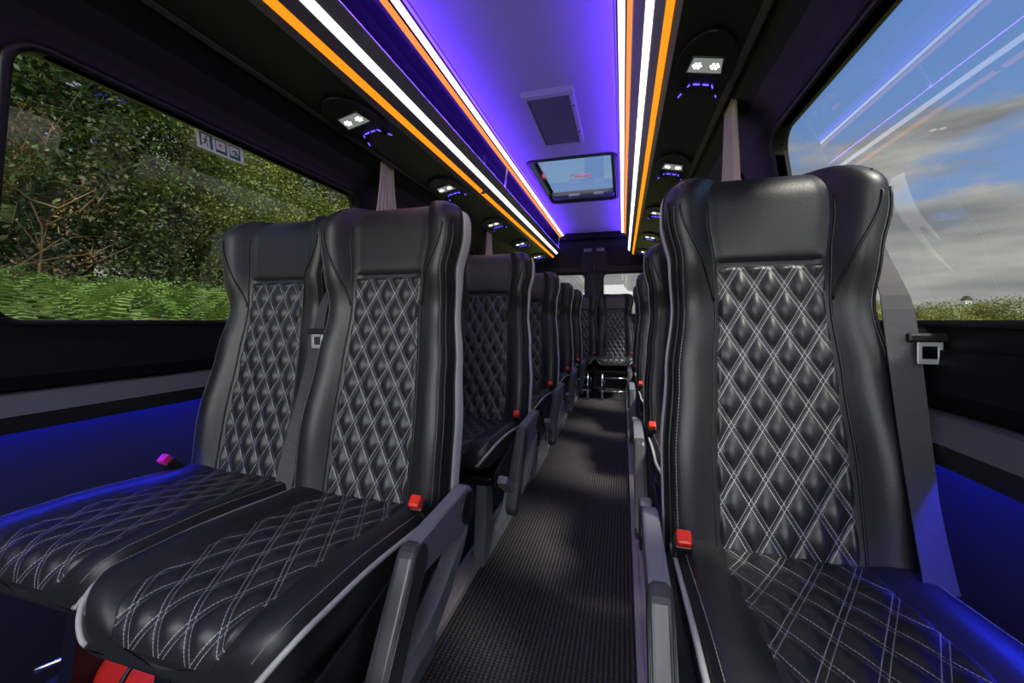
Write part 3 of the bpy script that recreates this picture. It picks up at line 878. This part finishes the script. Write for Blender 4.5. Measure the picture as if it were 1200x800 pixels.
def leaf_cloud(rng, centers, per, size, spread):
    V = []; F = []
    for (c, rr) in centers:
        for k in range(per):
            d = Vector((rng.gauss(0, 1), rng.gauss(0, 1), rng.gauss(0, .8)))
            d = d*(spread*rr/1.6)
            p = c+d
            t = Vector((rng.gauss(0, 1), rng.gauss(0, 1), rng.gauss(-.2, .6))).normalized()
            nn = Vector((rng.gauss(0, .7), rng.gauss(0, .7), 1)); w = t.cross(nn).normalized()
            l = size*rng.uniform(.6, 1.3); b = len(V)
            up = nn.normalized()*l*.12
            V += [p, p+t*l*.5+w*l*.28-up*0, p+t*l-up, p+t*l*.5-w*l*.28]
            F.append((b, b+1, b+2, b+3))
    return V, F
def make_tree(seed, h, r, mat, nclus=150, per=80, leaf=.11, low=.12, label='', group=None, bare=False):
    rng = random.Random(seed)
    t = empty('tree', (0, 0, 0), label, 'tree', group)
    paths = []
    tp = [Vector((0, 0, -.3))]
    for k in range(1, 9): tp.append(Vector((rng.uniform(-.1, .1)*k*.4, rng.uniform(-.1, .1)*k*.4, h*.85*k/8)))
    paths.append((tp, [(.05 if bare else .16)*h/6*(1-k/9.5) for k in range(9)]))
    centers = []
    for k in range(nclus):
        f = rng.random(); z = h*(low+(1-low)*f)
        prof = math.sin(PI*min(1, (f*.86+.14)))**.6
        a = rng.random()*2*PI; rr = r*prof*math.sqrt(rng.uniform(.15, 1.))*(1+.25*math.sin(3*a+seed))
        centers.append((Vector((rr*math.cos(a), rr*math.sin(a), z)), rng.uniform(.3, .62)*r/2.2))
    for c, rr in centers[::4]:
        base = tp[min(7, max(1, int(c.z/(h*.85)*8*.75)))]
        mid = (base+c)/2 + Vector((0, 0, .1*r))
        paths.append(([base, mid, c], [.014, .010, .006] if bare else [.045, .028, .010]))
    if bare:
        for k in range(40):
            c, rr = rng.choice(centers)
            paths.append(([c, c+Vector((rng.gauss(0, .3), rng.gauss(0, .3), rng.uniform(.0, .5))), c+Vector((rng.gauss(0, .5), rng.gauss(0, .5), rng.uniform(.2, .8)))], [.014, .009, .004]))
    tubes('trunk', paths, M['bark'] if not bare else M['leaf_b'], t, .03, 5)
    V, F = leaf_cloud(rng, centers, per, leaf, 1.)
    mesh('crown', V, F, mat, t)
    return t
protos = {}
def tree_at(kind, x, y, sc, rz, label, group):
    if kind not in protos:
        args = dict(dark=(3, 7.5, 2.4, M['leaf_d'], 190, 140, .105, .04), mid=(5, 7.0, 2.3, M['leaf_m'], 180, 140, .10, .04),
                    bright=(8, 6.0, 2.1, M['leaf_y'], 160, 140, .085, .04))[kind]
        t = make_tree(*args); protos[kind] = t
    else: t = copy_tree(protos[kind])
    t.location = (x, y, ground_h(x, y)-.05); t.rotation_euler.z = rz; t.scale = (sc, sc, sc)
    tag(t, label, 'tree', group); return t
TG = 'trees beyond the left windows'
tl = [('dark', -8.4, 2.6, .85, .3, 'dark green tree filling the far left edge of the left window'),
      ('dark', -9.4, 4.6, 1.0, 2.1, 'tall dark tree behind the brown bare shrub in the left window'),
      ('mid', -9.0, 6.4, .80, 1.2, 'mid green tree at the middle of the left window, under the exit sign'),
      ('bright', -9.6, 8.6, .85, 4.0, 'sunlit yellow-green tree above the nearest window seat'),
      ('mid', -10.2, 10.8, .95, 5.0, 'leafy mid green tree at the far end of the left window'),
      ('bright', -9.2, 12.6, 1.0, .7, 'bright green tree next to the left curtain'),
      ('dark', -12.5, 6.6, 1.25, 3.3, 'big dark tree standing behind the others in the left window'),
      ('dark', -13.0, 10.0, 1.2, 1.7, 'dark tree in the second row behind the sunlit yellow-green tree'),
      ('dark', -12.2, 3.6, 1.25, 5.3, 'dark tree in the second row behind the far left edge tree'),
      ('mid', -12.0, 14.5, 1.25, 2.5, 'green tree farthest along the left bank'),
      ('bright', -4.9, 20.0, 1.0, 3.1, 'pale green tree seen through the small left rear door window'),
      ('mid', -8.4, 19.0, 1.2, .9, 'mid green tree beside the pale one behind the rear door window')]
for k, x, y, sc, rz, lb in tl: tree_at(k, x, y, sc, rz, lb, TG)
# bare brownish shrub
bs = make_tree(21, 3.6, 1.1, M['leaf_b'], 60, 22, .07, .10, 'orange-brown half bare shrub in front of the dark trees at far left', None, True)
bs.name = 'bare_shrub'; bs['category'] = 'shrub'
bs.location = (-7.3, 3.5, ground_h(-7.3, 3.5)); bs.scale = (.72, .72, .85)
# bracken bank
V = []; F = []
rng = random.Random(5)
for k in range(2200):
    x = -5.2-2.6*rng.random()**.8; y = 1.0+14*rng.random(); z = ground_h(x, y)
    a = rng.random()*2*PI; L_ = rng.uniform(.6, 1.0); dirv = Vector((math.cos(a), math.sin(a), 0)); sd = Vector((-dirv.y, dirv.x, 0))
    pts = [Vector((x, y, z)) + dirv*L_*.7*t_ + Vector((0, 0, L_*(1.25*t_-.62*t_*t_))) for t_ in [q/15 for q in range(16)]]
    for q in range(3, 16):
        wd = .17*L_*math.sin(PI*min(1, (1.08-q/15)*.62))*rng.uniform(.8, 1.1); up = Vector((0, 0, .02))
        for sgn in (-1, 1):
            b = len(V); ax = (pts[q]-pts[q-1])*.5
            V += [pts[q-1], pts[q-1]+ax, pts[q-1]+ax+sd*sgn*wd-up, pts[q-1]+ax*.4+sd*sgn*wd*.9-up]
            F.append((b, b+1, b+2, b+3))
tag(mesh('bracken', V, F, M['fern']), 'bright green bracken covering the bank below the left trees', 'bracken', None, 'stuff')
# gorse bushes along the right horizon
def make_bush(seed, label):
    rng = random.Random(seed)
    t = empty('bush', (0, 0, 0), label, 'bush')
    centers = []
    for k in range(130):
        a = rng.random()*2*PI; rr = 3.4*math.sqrt(rng.random()); z = (1-(rr/3.6)**2)*2.5*rng.uniform(.3, 1)
        centers.append((Vector((rr*math.cos(a), rr*math.sin(a), z)), .55))
    V, F = leaf_cloud(rng, centers, 300, .10, .85)
    mesh('crown', V, F, M['gorse'], t)
    tubes('trunk', [([Vector((0, 0, -.4)), c*.5, c], [.08, .05, .02]) for c, _ in centers[::9]], M['bark'], t, .05, 5)
    return t
bp = [make_bush(41, ''), make_bush(42, '')]
k = 0
rng = random.Random(9)
for i in range(34):
    ang = math.radians(14+54*i/33); dist = rng.uniform(24, 32) if i % 2 else rng.uniform(36, 46)
    x, y = .37+dist*math.sin(ang), dist*math.cos(ang)
    o = bp[i % 2] if i < 2 else copy_tree(bp[i % 2])
    o.location = (x, y, GZ); sc = rng.uniform(.78, .95)*dist/30; o.scale = (sc*1.1, sc*1.1, sc*(.78 if i % 2 else 1.02)); o.rotation_euler.z = rng.random()*6
    tag(o, 'low yellow-green bush in the hedge line along the horizon beyond the right window', 'bush', 'bushes on the right horizon')
fh = empty('farmhouse', (.37+27*math.sin(math.radians(33.2))*1.9, 27*1.9*math.cos(math.radians(33.2)), GZ), 'tiny pale farmhouse with a reddish roof among the bushes on the right horizon', 'house')
fh.scale = (.36, .36, .82)
box('wall', (0, 0, 2.0), (1.3, 1.3, 4.0), M['signwhite'], fh, .02)
prism('roof', [(-.8, 4.0), (.8, 4.0), (0, 4.45)], 'y', -.8, .8, M['leaf_b'], fh)

# ------------------------------------------------------------------ sky and sun
w = bpy.data.worlds.new('sky'); scene.world = w; w.use_nodes = True
nt = w.node_tree
for n in list(nt.nodes): nt.nodes.remove(n)
out = nt.nodes.new('ShaderNodeOutputWorld'); bg = nt.nodes.new('ShaderNodeBackground')
tc = nt.nodes.new('ShaderNodeTexCoord'); mp = nt.nodes.new('ShaderNodeMapping'); mp.inputs['Scale'].default_value = (1.2, 1.2, 4.0)
nt.links.new(tc.outputs['Generated'], mp.inputs[0])
n1 = nt.nodes.new('ShaderNodeTexNoise'); n1.inputs['Scale'].default_value = 2.2; n1.inputs['Detail'].default_value = 7; n1.inputs['Roughness'].default_value = .58
nt.links.new(mp.outputs[0], n1.inputs['Vector'])
sp = nt.nodes.new('ShaderNodeSeparateXYZ'); nt.links.new(tc.outputs['Generated'], sp.inputs[0])
# cloud cover: solid low down, breaking up above
el = sp.outputs[2]
cov = math_node(nt, 'SUBTRACT', .85, math_node(nt, 'MULTIPLY', el, 2.2))
cov = math_node(nt, 'MAXIMUM', cov, math_node(nt, 'MULTIPLY', math_node(nt, 'SUBTRACT', el, .45), .55))
cl = math_node(nt, 'ADD', cov, math_node(nt, 'MULTIPLY', math_node(nt, 'SUBTRACT', n1.outputs['Fac'], .5), 1.5))
cr = nt.nodes.new('ShaderNodeMapRange'); cr.inputs[1].default_value = .16; cr.inputs[2].default_value = .36; cr.interpolation_type = 'SMOOTHSTEP'
nt.links.new(cl, cr.inputs[0])
blue = nt.nodes.new('ShaderNodeMix'); blue.data_type = 'RGBA'
blue.inputs[6].default_value = (.26, .38, .60, 1); blue.inputs[7].default_value = (.13, .27, .62, 1)
em = nt.nodes.new('ShaderNodeMapRange'); em.inputs[1].default_value = .05; em.inputs[2].default_value = .55
nt.links.new(el, em.inputs[0]); nt.links.new(em.outputs[0], blue.inputs[0])
n2 = nt.nodes.new('ShaderNodeTexNoise'); n2.inputs['Scale'].default_value = 3.5; n2.inputs['Detail'].default_value = 6
mp2 = nt.nodes.new('ShaderNodeMapping'); mp2.inputs['Scale'].default_value = (1.5, 1.5, 7.0); mp2.inputs['Location'].default_value = (.3, .1, .5)
nt.links.new(tc.outputs['Generated'], mp2.inputs[0]); nt.links.new(mp2.outputs[0], n2.inputs['Vector'])
cc = nt.nodes.new('ShaderNodeMix'); cc.data_type = 'RGBA'
cc.inputs[6].default_value = (.24, .24, .245, 1); cc.inputs[7].default_value = (.50, .475, .43, 1)
c2 = nt.nodes.new('ShaderNodeMapRange'); c2.inputs[1].default_value = .36; c2.inputs[2].default_value = .66
nt.links.new(n2.outputs['Fac'], c2.inputs[0]); nt.links.new(c2.outputs[0], cc.inputs[0])
mx = nt.nodes.new('ShaderNodeMix'); mx.data_type = 'RGBA'
nt.links.new(cr.outputs[0], mx.inputs[0]); nt.links.new(blue.outputs[2], mx.inputs[6]); nt.links.new(cc.outputs[2], mx.inputs[7])
# glow added low in the sky ahead of the windscreen to brighten the seats
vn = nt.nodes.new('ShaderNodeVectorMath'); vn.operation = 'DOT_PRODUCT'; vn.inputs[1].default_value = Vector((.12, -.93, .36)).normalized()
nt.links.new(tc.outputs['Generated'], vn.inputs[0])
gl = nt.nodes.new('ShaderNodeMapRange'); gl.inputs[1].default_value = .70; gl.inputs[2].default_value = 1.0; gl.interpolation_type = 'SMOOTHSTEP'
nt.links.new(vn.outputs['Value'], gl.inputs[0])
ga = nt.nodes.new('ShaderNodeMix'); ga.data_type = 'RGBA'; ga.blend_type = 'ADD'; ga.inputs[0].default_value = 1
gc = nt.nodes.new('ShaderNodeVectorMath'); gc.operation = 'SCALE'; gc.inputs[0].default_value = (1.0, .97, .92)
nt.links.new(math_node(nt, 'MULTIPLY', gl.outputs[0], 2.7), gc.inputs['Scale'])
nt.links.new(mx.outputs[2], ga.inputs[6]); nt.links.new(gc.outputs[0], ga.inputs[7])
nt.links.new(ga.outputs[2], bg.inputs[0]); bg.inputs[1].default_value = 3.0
nt.links.new(bg.outputs[0], out.inputs[0])

sl = bpy.data.lights.new('sun', 'SUN'); sl.energy = 20; sl.angle = math.radians(12); sl.color = (1, .93, .80)
so = bpy.data.objects.new('sun', sl); col.objects.link(so)
so.rotation_euler = Vector((-.62, .30, -1.0)).to_track_quat('-Z', 'Y').to_euler()

# ------------------------------------------------------------------ camera
cam = bpy.data.cameras.new('camera'); co = bpy.data.objects.new('camera', cam); col.objects.link(co)
cam.sensor_width = 36; cam.lens = 467/1200*36; cam.shift_y = -25/1200; cam.clip_start = .01; cam.clip_end = 500
co.location = (CX, 0, EYE); co.rotation_euler = (PI/2, 0, math.radians(15.55))
scene.camera = co
scene.view_settings.view_transform = 'Standard'; scene.view_settings.look = 'None'
scene.view_settings.exposure = 0; scene.view_settings.gamma = 1; scene.view_settings.use_curve_mapping = False
scene.cycles.max_bounces = 8; scene.cycles.transparent_max_bounces = 24
